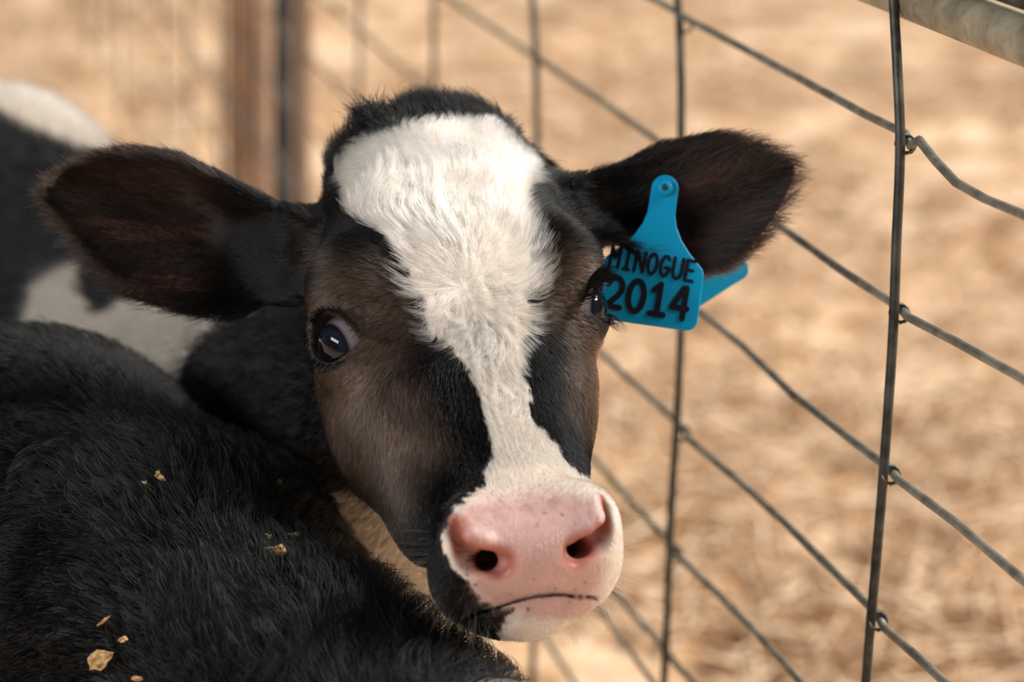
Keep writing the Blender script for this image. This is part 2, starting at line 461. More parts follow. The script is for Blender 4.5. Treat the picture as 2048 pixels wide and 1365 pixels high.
BLACK = np.array([.0040, .0037, .0040]); BROWN = np.array([.115, .074, .053]); DKBROWN = np.array([.022, .0135, .0105])
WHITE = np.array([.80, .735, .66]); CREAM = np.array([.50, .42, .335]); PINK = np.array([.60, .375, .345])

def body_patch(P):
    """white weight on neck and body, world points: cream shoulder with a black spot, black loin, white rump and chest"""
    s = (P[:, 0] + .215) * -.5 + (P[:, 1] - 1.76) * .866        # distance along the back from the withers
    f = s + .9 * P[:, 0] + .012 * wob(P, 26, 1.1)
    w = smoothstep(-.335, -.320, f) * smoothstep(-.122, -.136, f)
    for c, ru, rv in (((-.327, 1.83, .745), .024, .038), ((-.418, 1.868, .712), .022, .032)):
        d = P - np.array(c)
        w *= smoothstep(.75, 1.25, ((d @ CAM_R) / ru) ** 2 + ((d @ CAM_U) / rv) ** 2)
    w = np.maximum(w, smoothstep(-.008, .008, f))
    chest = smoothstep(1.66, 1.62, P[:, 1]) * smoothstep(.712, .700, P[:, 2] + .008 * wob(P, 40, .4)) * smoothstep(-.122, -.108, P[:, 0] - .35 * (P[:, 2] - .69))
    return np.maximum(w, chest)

def skin_material(name, rough=.62):
    m, N_, L_, b = new_mat(name, (.5, .5, .5), rough)
    a = N_.new('ShaderNodeAttribute'); a.attribute_name = 'tint'
    L_.new(a.outputs['Color'], b.inputs['Base Color'])
    tx = N_.new('ShaderNodeTexCoord'); n1 = N_.new('ShaderNodeTexNoise'); n1.inputs['Scale'].default_value = 420; n1.inputs['Detail'].default_value = 4
    bp = N_.new('ShaderNodeBump'); bp.inputs['Strength'].default_value = .22; bp.inputs['Distance'].default_value = .002
    L_.new(tx.outputs['Object'], n1.inputs['Vector']); L_.new(n1.outputs['Fac'], bp.inputs['Height']); L_.new(bp.outputs['Normal'], b.inputs['Normal'])
    a2 = N_.new('ShaderNodeAttribute'); a2.attribute_name = 'flesh'
    L_.new(a2.outputs['Fac'], b.inputs['Subsurface Weight'])
    b.inputs['Subsurface Radius'].default_value = (1.0, .35, .2); b.inputs['Subsurface Scale'].default_value = .005
    mr = N_.new('ShaderNodeMapRange'); mr.inputs['To Min'].default_value = .75; mr.inputs['To Max'].default_value = .40
    L_.new(a2.outputs['Fac'], mr.inputs['Value']); L_.new(mr.outputs[0], b.inputs['Roughness'])
    return m

def set_tint(me, c, flesh):
    c = np.concatenate([c, np.ones((len(c), 1))], 1).astype(np.float32)
    me.attributes.new('tint', 'FLOAT_COLOR', 'POINT').data.foreach_set('color', c.ravel())
    me.attributes.new('flesh', 'FLOAT', 'POINT').data.foreach_set('value', flesh.astype(np.float32))

import time; T0 = time.time()
F = grid_calf()
build_calf_head(F)
build_calf_body(F)
carve_calf_head(F)
V, Q = F.mesh(); del F
NV = vert_normals(V, Q)
CW = to_world(V)
print('calf', len(V), round(time.time() - T0, 1))

def face_brown(p):
    """how brown (not black) the dark coat is: round the eyes and down the cheeks"""
    uv = face_uv(p)
    d = np.clip(poly_sd(uv, BLAZE), 0, 1)
    b = smoothstep(.012, .040, d) * smoothstep(.13, .03, p[:, 2])
    b = np.maximum(b, smoothstep(.060, .030, np.linalg.norm(p - EYES[-1], axis=1)))
    b = np.maximum(b, smoothstep(.050, .025, np.linalg.norm(p - EYES[1], axis=1)))
    b = b * (1 - smoothstep(.068, .080, np.abs(p[:, 0])) * smoothstep(.01, .03, p[:, 2]))
    return b * smoothstep(.115, .085, p[:, 1]) * (.75 + .25 * wob(p, 160, .3))

def calf_colours(p, nrm, P):
    w, pk = coat(p, nrm)
    hd = smoothstep(.115, .085, p[:, 1]) * (p[:, 2] > -.24)
    br = face_brown(p)[:, None]
    ez = ear_zone(p)
    c = BLACK * (1 - br) + BROWN * br
    c = np.where((ez != 0)[:, None], DKBROWN * .45, c)
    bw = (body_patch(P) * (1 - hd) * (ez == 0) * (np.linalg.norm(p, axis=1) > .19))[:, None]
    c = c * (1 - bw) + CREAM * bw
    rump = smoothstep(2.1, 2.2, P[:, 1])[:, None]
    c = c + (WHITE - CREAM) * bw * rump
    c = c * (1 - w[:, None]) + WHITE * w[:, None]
    return c, w, pk, br[:, 0], ez, bw[:, 0]

def seg_d(p, e):
    d = np.full(len(p), 1.)
    for a_, b_ in (((.0405, -.012, -.160), (.0340, -.010, -.1745)), ((.0340, -.010, -.1745), (.022, -.009, -.1815)), ((.026, -.004, -.176), (.020, .035, -.147))):
        a_ = np.array(a_) * np.array([e, 1, 1]); b_ = np.array(b_) * np.array([e, 1, 1]); v = b_ - a_
        t = np.clip((p - a_) @ v / (v @ v), 0, 1)
        d = np.minimum(d, np.linalg.norm(p - a_ - t[:, None] * v, axis=1))
    return d

if True:
    c, w, pk, br, ez, bw = calf_colours(V, NV, CW)
    skin = c * .8
    for e in (-1, 1):
        inner = np.zeros(len(V)); m = ez == e
        a, b, cc = ear_uvw(e, V[m].T)
        inn = (NV[m] @ EAR[e]['fr'][3] > .2) * smoothstep(.02, .05, a) * smoothstep(EAR[e]['L'], EAR[e]['L'] * .6, a)
        skin[m] = skin[m] * (1 - inn[:, None]) + (np.array([.012, .008, .007]) + np.array([.095, .034, .028]) * smoothstep(.1, .7, np.sin(b * 190 + 1.2 * np.sin(a * 40) + .5))[:, None]) * inn[:, None]
        # dark lid rims
        d = np.linalg.norm(V - EYES[e], axis=1)
        l = smoothstep(EYE_R + .0090, EYE_R + .0060, d)[:, None]
        skin = skin * (1 - l) + np.array([.008, .007, .007]) * l
        l = (smoothstep(EYE_R + .0022, EYE_R + .0010, d) * ((V - EYES[e]) @ eye_axes(e)[1] < -.004))[:, None]
        skin = skin * (1 - l) + np.array([.16, .145, .145]) * l
    mott = smoothstep(.0, .8, wob(V, 420, 2.0) + .5 * wob(V, 1100, .6))[:, None] * smoothstep(-.172, -.150, V[:, 2])[:, None]
    pkc = PINK * (1 - .07 * wob(V, 260, 2.0)[:, None]) * (1 - mott * np.array([.22, .26, .34]))
    red = smoothstep(.0125, .0075, np.minimum(seg_d(V, -1), seg_d(V, 1)))[:, None]
    pkc = pkc * (1 - red) + np.array([.46, .165, .125]) * red
    skin = np.where((w > .5)[:, None] & (V[:, 2] < -.12)[:, None], WHITE * np.array([1, .93, .90]), skin)
    nos = np.minimum(seg_d(V * np.array([1, 1, 1]), -1), seg_d(V, 1))
    pk = np.maximum(pk, smoothstep(.0105, .0075, nos) * (V[:, 2] < -.13) * (w > .2) * smoothstep(.0460, .0425, np.abs(V[:, 0])))
    skin = skin * (1 - pk[:, None]) + pkc * pk[:, None]
    # freckles on nose and lip
    fr_rng = np.random.default_rng(3)
    for (fx, fz, fr) in FRECKLES:
        d = np.hypot(face_uv(V)[:, 0] - fx, face_uv(V)[:, 1] - fz)
        l = (smoothstep(fr, fr * .5, d) * (NV @ FACE_N > 0) * (V[:, 2] < -.12) * .85)[:, None]
        skin = skin * (1 - l) + np.array([.05, .035, .03]) * l
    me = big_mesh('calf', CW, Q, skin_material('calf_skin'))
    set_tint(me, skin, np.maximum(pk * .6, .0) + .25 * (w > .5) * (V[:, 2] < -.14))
calf = bpy.data.objects.new('calf', me); COL.objects.link(calf)
tag(calf, 'black and white calf facing the camera, white blaze, pink nose and blue ear tag', 'calf')

# eyes
def eye_mat():
    m, N_, L_, b = new_mat('eyeball', (.02, .02, .03), .06)
    tc = N_.new('ShaderNodeTexCoord'); sx = N_.new('ShaderNodeSeparateXYZ'); L_.new(tc.outputs['Object'], sx.inputs[0])
    ln = N_.new('ShaderNodeVectorMath'); ln.operation = 'LENGTH'; L_.new(tc.outputs['Object'], ln.inputs[0])
    dv = N_.new('ShaderNodeMath'); dv.operation = 'DIVIDE'; L_.new(sx.outputs['Z'], dv.inputs[0]); L_.new(ln.outputs['Value'], dv.inputs[1])
    r = N_.new('ShaderNodeValToRGB'); L_.new(dv.outputs[0], r.inputs[0])
    el = r.color_ramp.elements
    el[0].position = .0; el[0].color = (.22, .185, .195, 1)
    el[1].position = .60; el[1].color = (.20, .165, .18, 1)
    for pos, c in ((.655, (.10, .085, .10)), (.69, (.006, .006, .009)), (.80, (.010, .012, .020)), (.88, (.002, .003, .006))):
        e = el.new(pos); e.color = (*c, 1)
    L_.new(r.outputs[0], b.inputs['Base Color'])
    b.inputs['Specular IOR Level'].default_value = .08
    b.inputs['Coat Weight'].default_value = 1.0; b.inputs['Coat Roughness'].default_value = .02; b.inputs['Coat IOR'].default_value = 1.33
    return m
M_EYE = eye_mat()
def quat_z(z, up=(0, 0, 1)):
    z = unit(np.asarray(z, float)); x = unit(np.cross(np.asarray(up, float), z)); y = np.cross(z, x)
    return Matrix(np.stack([x, y, z], 1).tolist()).to_4x4()
eye_objs = {}
for e in (-1, 1):
    nu, nv = 48, 32
    verts, faces = [], []
    for i in range(nv + 1):
        th = math.pi * i / nv; bulge = 1 + .075 * float(smoothstep(.62, .95, math.cos(th)))
        for j in range(nu):
            ph = 2 * math.pi * j / nu
            verts.append((EYE_R*bulge*math.sin(th)*math.cos(ph), EYE_R*bulge*math.sin(th)*math.sin(ph), EYE_R*bulge*math.cos(th)))
    for i in range(nv):
        for j in range(nu):
            faces.append((i*nu+j, (i+1)*nu+j, (i+1)*nu+(j+1) % nu, i*nu+(j+1) % nu))
    o = mesh_obj('eye', verts, faces, M_EYE, calf)
    gz = HM @ np.array([e * .93, -.24, -.33])
    o.matrix_world = Matrix.Translation(to_world(EYES[e])) @ quat_z(gz)
    eye_objs[e] = o

# ---- coat of the calf
if FUR:
    t0 = time.time()
    TO_CAM = unit(CAM_C - CW)
    fac = (NV @ HM.T * TO_CAM).sum(1)
    vis = smoothstep(-.35, -.05, fac) * .97 + .03
    ez_v = ear_zone(V)
    hd = (V[:, 1] < .12) & (V[:, 2] > -.24) | (ez_v != 0)
    near = np.minimum(np.linalg.norm(V - EYES[-1], axis=1), np.linalg.norm(V - EYES[1], axis=1))
    w_v, pk_v = coat(V, NV)
    dens = np.where(hd, 1.0, .0) * vis
    dens *= smoothstep(EYE_R + .0055, EYE_R + .0085, near)
    dens *= 1 - .88 * pk_v
    for e in (-1, 1):
        m = ez_v == e; aa, bb, c3 = ear_uvw(e, V[m].T); dens[m] *= 1 - .55 * (NV[m] @ EAR[e]['fr'][3] > .2) * smoothstep(.03, .06, aa)
    nos_v = np.minimum(seg_d(V, -1), seg_d(V, 1)); dens *= smoothstep(.009, .012, nos_v)
    dens = np.where(V[:, 2] < -.188, dens * .5, dens)
    n_head = 170000
    P, Nn = tri_sample(V, Q, NV, dens, n_head, rng)
    c, w, pk, br, ez, bw = calf_colours(P, Nn, to_world(P))
    n = len(P)
    x, y, z = P.T
    side = smoothstep(.045, .075, np.abs(x))
    D = np.stack([x * (1 + .4 * side), .02 + .05 * side + 0 * x, z], 1)
    low = smoothstep(-.02, -.06, z)[:, None]
    D = unit(D) * (1 - low) + unit(np.stack([x * 2.2, .05 + .45 * side, -.55 + 0 * x], 1)) * low
    poll = smoothstep(.105, .145, z)
    L = np.interp(z, [-.20, -.15, -.11, -.06, -.02, .02, .06, .12, .16], [.0022, .0035, .006, .010, .017, .021, .020, .016, .010])
    dark_L = np.interp(z, [-.20, -.15, -.10, 0, .06, .10, .16], [.003, .004, .0065, .0085, .010, .012, .017])
    L = np.where(w > .5, L, dark_L)
    L *= np.where(np.minimum(np.linalg.norm(P - EYES[-1], axis=1), np.linalg.norm(P - EYES[1], axis=1)) < .035, .62, 1.)
    # ears: comb towards the tip and outwards, fringe at the rim
    rimmy = np.zeros(n)
    for e in (-1, 1):
        m = ez == e
        r0, u, v, nn, EL = EAR[e]['fr']
        a, b, cc = ear_uvw(e, P[m].T)
        lo, hi = EAR[e]['lo'](a), EAR[e]['hi'](a); t = (b - (lo + hi) / 2) / ((hi - lo) / 2 + 1e-4)
        D[m] = unit(u[None] * 1.0 + v[None] * (t * .55)[:, None] + nn[None] * .1)
        rim = smoothstep(.80, 1.0, np.abs(t)) + smoothstep(EL * .9, EL, a)
        inner = Nn[m] @ nn > .1
        L[m] = np.where(inner, .011 + .006 * rng.random(m.sum()), .010) + .009 * np.clip(rim, 0, 1) * np.where(t * (1 if e < 0 else -1) > 0, 1, .4)
        rimmy[m] = np.clip(rim, 0, 1)
    L *= rng.uniform(.7, 1.15, n)
    lift = np.where(w > .5, np.interp(z, [-.15, -.05, 0, .1], [.35, .34, .36, .50]), np.interp(z, [-.1, .08, .14], [.26, .34, .9]))
    lift = np.where(ez != 0, .30, lift)
    # strand colours
    v1 = rng.normal(1, .12, (n, 1))
    HAIRBLACK = np.array([.0004, .00037, .0004])
    base = HAIRBLACK * (1 - br[:, None]) + BROWN * br[:, None]
    sh = rng.random((n, 1))
    lock_shade = wob(P, 1150, .9)[:, None] * .5 + .5
    wc = np.array([.72, .635, .56]) * (1 - (.30 * sh ** 2 + .50 * lock_shade * sh) * np.array([.8, 1.0, 1.15]))  # tan darkening lock by lock imitates the shading lines between locks
    base = base * np.exp(rng.normal(-.15, .75, (n, 1)))  # random strand tone; on the black hair it imitates sheen
    cc_ = np.where((w > .5)[:, None], wc, base)
    cc_ = np.where((ez != 0)[:, None], DKBROWN * (.25 + 3.2 * rng.random((n, 1)) ** 2), cc_)
    earroot = np.ones(n)
    for e in (-1, 1):
        m = ez == e; earroot[m] = smoothstep(.025, .075, ear_uvw(e, P[m].T)[0]) * (1 - .6 * rimmy[m])
    cc_ = np.where((ez != 0)[:, None], cc_ * earroot[:, None] + HAIRBLACK, cc_)
    cc_ = np.where((pk > .5)[:, None], np.array([.85, .72, .66]), cc_) * v1
    cc_ = np.clip(cc_, .00002, .95)
    shag = (w <= .5) & (z > .095) & (ez == 0)
    L[shag] *= .72 * (1 + .45 * wob(P[shag], 170, 1.1)) * rng.uniform(.7, 1.35, shag.sum())
    D[shag] += .7 * np.stack([wob(P[shag], 130, .5), wob(P[shag], 130, 2.5), wob(P[shag], 130, 4.5)], 1)
    lift[shag] *= 1 + .5 * wob(P[shag], 150, 3.3)
    groups = []
    blz = (w > .5) & (z > -.09) & (ez == 0)
    tops = (w <= .5) & (z > .105) & (ez == 0)
    earm = ez != 0
    rest = ~(blz | tops | earm)
    def g(m, steps, rad, **kw):
        S = grow(P[m], Nn[m], D[m], L[m], lift[m], steps, rng=rng, **kw)
        return to_world(S.reshape(-1, 3)).reshape(S.shape), cc_[m], np.full(m.sum(), rad) * rng.uniform(.8, 1.2, m.sum())
    A = [g(blz, 7, .00013, clump=.62, cell=.0046, wave=.45, wavef=75, frizz=.14), g(rest, 4, .00014, clump=.45, cell=.003, wave=.12, frizz=.12)]
    hair_object('coat', [a[0] for a in A], [a[1] for a in A], [a[2] for a in A], M_HAIR, calf)
    a = g(tops, 6, .00015, clump=.55, cell=.0065, wave=.6, wavef=95, frizz=.42, bend=.5)
    rel = CW - CAM_C; dd = rel @ CAM_F
    dpx = np.hypot(1024 + FPX * (rel @ CAM_R) / dd - 742, 682.5 - FPX * (rel @ CAM_U) / dd - 250)      # the cowlick stands on the upper left of the poll
    near_t = np.nonzero((dpx < 26) & (fac > .05) & (V[:, 2] > .05))[0]
    pt = V[rng.choice(near_t, 420)]
    tt = np.linspace(0, 1, 6)[None, :, None]; sw = rng.normal(0, .22, (420, 1, 3)); lt = rng.uniform(.010, .024, (420, 1, 1))
    St = pt[:, None, :] + lt * (tt * np.array([-.05, .0, 1.0]) + sw * tt ** 2 + np.array([-.25, 0, -.1]) * tt ** 2 * np.sign(rng.normal(.3, 1, (420, 1, 1))))
    a = [np.concatenate([a[0], to_world(St.reshape(-1, 3)).reshape(St.shape)]), np.concatenate([a[1], np.full((420, 3), .0003)]), np.concatenate([a[2], np.full(420, .00034)])]
    o = hair_object('forelock', [a[0]], [a[1]], [a[2]], M_HAIR, calf); o['label'] = 'tousled black tuft on the poll'
    a = g(earm, 5, .00013, clump=.5, cell=.005, wave=.2, frizz=.18)
    hair_object('ear_hair', [a[0]], [a[1]], [a[2]], M_HAIR, calf)
    # body, softer and thicker strands
    densb = np.where(hd, 0, 1.0) * (smoothstep(-.3, 0., fac) * .96 + .04) * smoothstep(.25, .5, CW[:, 2])
    Pb, Nb = tri_sample(V, Q, NV, densb, 45000, rng)
    cb, *_r, bwb = calf_colours(Pb, Nb, to_world(Pb))
    back = HM.T @ np.array([-.5, .866, -.55])
    S = grow(Pb, Nb, np.repeat(back[None], len(Pb), 0), rng.uniform(.012, .02, len(Pb)), np.full(len(Pb), .3), 4, clump=.5, cell=.010, wave=.2, wavef=30, frizz=.2, rng=rng)
    cb = np.where((bwb > .5)[:, None], cb * 1.2, HAIRBLACK) * rng.normal(1, .15, (len(Pb), 1))
    hair_object('body_hair', [to_world(S.reshape(-1, 3)).reshape(S.shape)], [np.clip(cb, .0001, .95)], [np.full(len(Pb), .0003)], M_HAIR, calf)
    # eyelashes
    for e in (-1, 1):
        ax_, up, sd = eye_axes(e)
        S, nl_ = [], 260
        for i in range(nl_):
            t = rng.uniform(-.75, .98)          # along the upper lid, -1 inner corner, +1 outer
            hw = .0218; b = .0146 * (1 - abs(t) ** 2.2)
            lid = sd * (-t * hw) * -1 + up * b
            p0 = EYES[e] + lid + ax_ * math.sqrt(max((EYE_R + .003) ** 2 - lid @ lid, 1e-6))
            ln_ = rng.uniform(.018, .032) * (.6 + .5 * (t + 1) / 2)
            d0 = unit(ax_ * .75 + sd * (.35 * t + .25) + up * .25 + rng.normal(0, .08, 3)); d1 = unit(sd * .6 + up * -.15 + ax_ * .5 + rng.normal(0, .10, 3))
            tt = np.linspace(0, 1, 6)[:, None]
            S.append(p0 + ln_ * (d0 * (tt - .5 * tt ** 2) + d1 * .6 * tt ** 2))
        for i in range(36):                     # a few on the lower lid
            t = rng.uniform(-.6, .9); b = -.0136 * (1 - abs(t) ** 2.2)
            lid = sd * (t * hw) + up * b
            p0 = EYES[e] + lid + ax_ * math.sqrt(max((EYE_R + .003) ** 2 - lid @ lid, 1e-6))
            d0 = unit(ax_ + up * -.5 + sd * .2 * t + rng.normal(0, .1, 3)); d1 = unit(up * -1 + ax_ * .3)
            tt = np.linspace(0, 1, 6)[:, None]
            S.append(p0 + rng.uniform(.007, .014) * (d0 * (tt - .5 * tt ** 2) + d1 * .6 * tt ** 2))
        S = to_world(np.array(S).reshape(-1, 3)).reshape(-1, 6, 3)
        o = hair_object('eyelashes', [S], [np.full((len(S), 3), .0003)], [np.full(len(S), .00024)], M_HAIR, eye_objs[e])
        o.matrix_parent_inverse = eye_objs[e].matrix_world.inverted()
    # whiskers on muzzle and chin
    S = []
    wm = ((V[:, 2] < -.150) & (np.abs(V[:, 0]) > .024) & (fac > -.5) & (pk_v < .3) & (V[:, 1] > -.005) & (V[:, 1] < .10) & (nos_v > .016)).astype(float)
    Pw, Nw = tri_sample(V, Q, NV, wm, 230, rng)
    for p, nn in zip(Pw, Nw):
        ln_ = rng.uniform(.010, .034); d0 = unit(nn + rng.normal(0, .25, 3)); d1 = unit(nn * .5 + np.array([0, .1, -.5]) + rng.normal(0, .5, 3))
        tt = np.linspace(0, 1, 7)[:, None]
        S.append(p + ln_ * (d0 * (tt - .4 * tt ** 2) + d1 * .5 * tt ** 2))
    S = to_world(np.array(S).reshape(-1, 3)).reshape(-1, 7, 3)
    hair_object('whiskers', [S], [np.tile(np.array([.75, .64, .52]), (len(S), 1))], [np.full(len(S), .00009)], M_HAIR, calf)
    print('fur', round(time.time() - t0, 1))

# ------------------------------------------------------------------ ear tag (hangs from the ear, a thing of its own)
from mathutils.bvhtree import BVHTree
BVH_CALF = BVHTree.FromPolygons([Vector(v) for v in CW], [tuple(q) for q in Q])
def hit(bvh, u, v):
    d = Vector(px(u, v, 1.0) - CAM_C).normalized()
    h = bvh.ray_cast(Vector(CAM_C), d)
    return (np.array(h[0]), np.array(h[1])) if h[0] is not None else (None, None)

def extrude_outline(name, pts, thick, mat, parent, M, bevel=.0004):
    """flat outline (s, t) -> plate with softened rim; M maps (s, t, n) to the world"""
    pts = np.asarray(pts, float); n = len(pts)
    nxt, prv = np.roll(pts, -1, 0), np.roll(pts, 1, 0)
    tg = unit(nxt - prv); nr = np.stack([tg[:, 1], -tg[:, 0]], 1)
    area = ((pts[:, 0] * nxt[:, 1]) - (nxt[:, 0] * pts[:, 1])).sum()
    if area < 0: nr = -nr
    ins = pts - nr * bevel * 1.2
    rings = [(ins, thick / 2), (pts, thick / 2 - bevel), (pts, -thick / 2 + bevel), (ins, -thick / 2)]
    verts = [M(a, b, z) for r, z in rings for a, b in r]
    faces = [tuple(range(n))[::1], tuple(range(4 * n - 1, 3 * n - 1, -1))]
    for k in range(3):
        for i in range(n):
            j = (i + 1) % n
            faces.append((k * n + i, (k + 1) * n + i, (k + 1) * n + j, k * n + j))
    o = mesh_obj(name, verts, faces, mat, parent, smooth=False)
    bm = bmesh.new(); bm.from_mesh(o.data); bmesh.ops.triangulate(bm, faces=[f for f in bm.faces if len(f.verts) > 4]); bmesh.ops.recalc_face_normals(bm, faces=bm.faces); bm.to_mesh(o.data); bm.free()
    return o

def arc(cx, cy, rx, ry, a0, a1, n=10):
    return [(cx + rx * math.cos(math.radians(a)), cy + ry * math.sin(math.radians(a))) for a in np.linspace(a0, a1, n)]
GLYPH = {
 'M': [[(0, 0), (0, 1), (.5, .45), (1, 1), (1, 0)]],
 'I': [[(.5, 0), (.5, 1)], [(.12, 1), (.88, 1)], [(.2, 0), (.8, 0)]],
 'N': [[(0, 0), (0, 1), (1, 0), (1, 1)]],
 'O': [arc(.5, .5, .5, .5, 0, 360, 22)],
 'G': [arc(.5, .5, .5, .5, 45, 350, 18) + [(.98, .42), (.55, .42)]],
 'U': [[(0, 1), (0, .35)] + arc(.5, .35, .5, .35, 180, 360, 10) + [(1, 1)]],
 'E': [[(.95, 1), (.05, 1), (.05, 0), (.95, 0)], [(.05, .52), (.8, .52)]],
 '2': [arc(.5, .70, .48, .30, 165, -20, 10) + [(.75, .42), (.05, .04), (.98, .04)]],
 '0': [arc(.5, .5, .5, .5, 0, 360, 24)],
 '1': [[(.15, .78), (.55, 1), (.55, 0)], [(.08, .02), (.98, .02)]],
 '4': [[(.80, 0), (.80, 1), (.62, .98), (.02, .33), (1.0, .33)]],
}
def letters(name, text, mat, parent, M, s0, t0, pitch, w, h, r, tilt, z):
    verts, faces = [], []
    ct, st_ = math.cos(tilt), math.sin(tilt)
    for k, ch in enumerate(text):
        for line in GLYPH[ch]:
            L = [(k * pitch + (a - .5) * w, b * h) for a, b in line]
            L = [(s0 + a * ct + b * st_, t0 + a * st_ - b * ct) for a, b in L]
            for a, b in zip(L[:-1], L[1:]):
                a, b = np.array(a), np.array(b); e = unit(b - a); p = np.array([-e[1], e[0]])
                ring = [a + r * (p * math.cos(q) - e * math.sin(q)) for q in np.linspace(0, math.pi, 7)] + [b + r * (-p * math.cos(q) + e * math.sin(q)) for q in np.linspace(0, math.pi, 7)]
                z += .00001
                i0 = len(verts)
                verts += [M(x_, y_, z) for x_, y_ in ring] + [M(x_, y_, z - .0004) for x_, y_ in ring]
                m_ = len(ring)
                faces.append(tuple(range(i0, i0 + m_)))
                faces += [(i0 + i, i0 + m_ + i, i0 + m_ + (i + 1) % m_, i0 + (i + 1) % m_) for i in range(m_)]
    return mesh_obj(name, verts, faces, mat, parent, smooth=False)

M_TAG, tn, tl, tb = new_mat('tag_plastic', (.0, .29, .52), .45)
tb.inputs['Specular IOR Level'].default_value = .2; tb.inputs['Subsurface Weight'].default_value = .1; tb.inputs['Subsurface Radius'].default_value = (.2, .6, 1.); tb.inputs['Subsurface Scale'].default_value = .002
M_INK, *_ = new_mat('tag_ink', (.010, .010, .018), .75, **{'Specular IOR Level': .1})
M_TAGD, *_ = new_mat('tag_stud_dark', (.003, .03, .05), .5)

tg_root = bpy.data.objects.new('ear_tag', None); COL.objects.link(tg_root)
hp_, hn_ = hit(BVH_CALF, 1330, 378)
dpin = float((hp_ - CAM_C) @ CAM_F)
print('tag pin depth', dpin)
pin = px(1330, 378, dpin - .0050)
tg_root.location = pin
tag(tg_root, 'blue plastic ear tag lettered MINOGUE 2014 hanging from the calf ear', 'ear tag')
def tag_frame(ang, lean, yaw, base):
    """ang: swing on the picture, lean: lower end towards the camera, yaw: turn about its long axis"""
    down = -CAM_U * math.cos(ang) + CAM_R * math.sin(ang)
    side = CAM_R * math.cos(ang) + CAM_U * math.sin(ang)
    nrm = -CAM_F
    down, nrm = down * math.cos(lean) + nrm * math.sin(lean), nrm * math.cos(lean) - down * math.sin(lean)
    side, nrm = side * math.cos(yaw) - nrm * math.sin(yaw), nrm * math.cos(yaw) + side * math.sin(yaw)
    return lambda s, t, z: base + side * s + down * t + nrm * z
U_ = dpin / FPX
def tag_outline(k=1.0):
    R = [(-10, -26)] + [(27 * math.sin(a), -27 * math.cos(a)) for a in np.linspace(-.2, 1.5, 9)] + [(27, 30), (28, 50), (34, 72), (47, 96), (66, 118), (86, 137), (96, 146), (100, 156), (101, 240)]
    R += [(101 - 22 + 22 * math.cos(a), 245 + 22 * math.sin(a)) for a in np.linspace(0, math.pi / 2, 7)]
    R = [p for p in R if p[0] > 0]
    Lf = [(-a, b) for a, b in R[::-1]]
    return np.array(R + Lf) * np.array([k, k * 1.05])
def make_panel(name, M, k=1.0):
    o = extrude_outline(name, tag_outline() * U_ * k, .0016, M_TAG, tg_root, M, .0005)
    o.matrix_parent_inverse = Matrix.Translation(tg_root.location).inverted()
    return o
Mf = tag_frame(math.radians(-8.8), math.radians(11), math.radians(-4), pin)
fp = make_panel('front_panel', Mf)
# raised rim and stud
for nm, (r0, r1, z0, z1), mt in (('stud', (.0052, .0046, .0, .0036), M_TAG), ('stud_hole_shade', (.0022, .0022, .0, .0040), M_TAGD)):  # the dark plug stands in for the shade inside the stud's hole
    n = 20; vv = []
    for r, z in ((r0, z0), (r1, z1), (r1 * .55, z1 + .0003)):
        vv += [Mf(r * math.cos(2 * math.pi * i / n), r * math.sin(2 * math.pi * i / n), z) for i in range(n)]
    ff = [(k * n + i, k * n + (i + 1) % n, (k + 1) * n + (i + 1) % n, (k + 1) * n + i) for k in (0, 1) for i in range(n)] + [tuple(range(2 * n, 3 * n))]
    o = mesh_obj(nm, vv, ff, mt, tg_root); o.matrix_parent_inverse = Matrix.Translation(tg_root.location).inverted()
# shaft through the ear to the back panel
backp = pin + CAM_F * .030
o = letters('lettering', 'MINOGUE', M_INK, fp, Mf, -79*U_, 173*U_, 25.0*U_, 17*U_, 41*U_, 3.4*U_, math.radians(3), .0010)
o.matrix_parent_inverse = fp.matrix_world.inverted() if False else Matrix.Identity(4)
o = letters('lettering', '2014', M_INK, fp, Mf, -70*U_, 256*U_, 43.5*U_, 30*U_, 62*U_, 5.8*U_, math.radians(1), .0010)
o.matrix_parent_inverse = fp.matrix_world.inverted() if False else Matrix.Identity(4)
Mb = tag_frame(math.radians(29), math.radians(-14), math.radians(12), backp)
make_panel('back_panel', Mb, .88)
n = 12
ax0, ax1 = pin + CAM_F * .001, backp
vv = [p + CAM_R * .0028 * math.cos(2*math.pi*i/n) + CAM_U * .0028 * math.sin(2*math.pi*i/n) for p in (ax0, ax1) for i in range(n)]
o = mesh_obj('shaft', vv, [(i, (i+1) % n, n + (i+1) % n, n + i) for i in range(n)], M_TAG, tg_root); o.matrix_parent_inverse = Matrix.Translation(tg_root.location).inverted()

# ------------------------------------------------------------------ the black calf in front
FC = [cam_pt(-.56, -.150, 1.99), cam_pt(-.435, -.118, 1.79), cam_pt(-.325, -.130, 1.62), cam_pt(-.215, -.178, 1.49), cam_pt(-.127, -.222, 1.395), cam_pt(-.057, -.243, 1.335), cam_pt(.026, -.291, 1.275)]
FR = [.105, .122, .122, .108, .080, .064, .056]
FG = Field(np.arange(-.95, .40, .0065), np.arange(.72, 2.25, .0065), np.arange(-.02, .90, .0065))
FG.limb([(*p, r) for p, r in zip(FC, FR)], .05)
FG.limb([(*(p - np.array([.83, .55, 0]) * .02 - np.array([0, 0, dz])), r) for p, dz, r in zip(FC[:4], (.03, .05, .06, .07), (.095, .105, .104, .092))], .06)
hd0 = FC[-1]; hdir = unit(np.array([.10, -.16, -.16]))
FG.limb([(*hd0, .062), (*(hd0 + hdir * .08), .066), (*(hd0 + hdir * .16), .045), (*(hd0 + hdir * .20), .040)], .03)
bx = unit(np.array([-.55, .83, 0])); sx_ = np.array([.83, .55, 0])
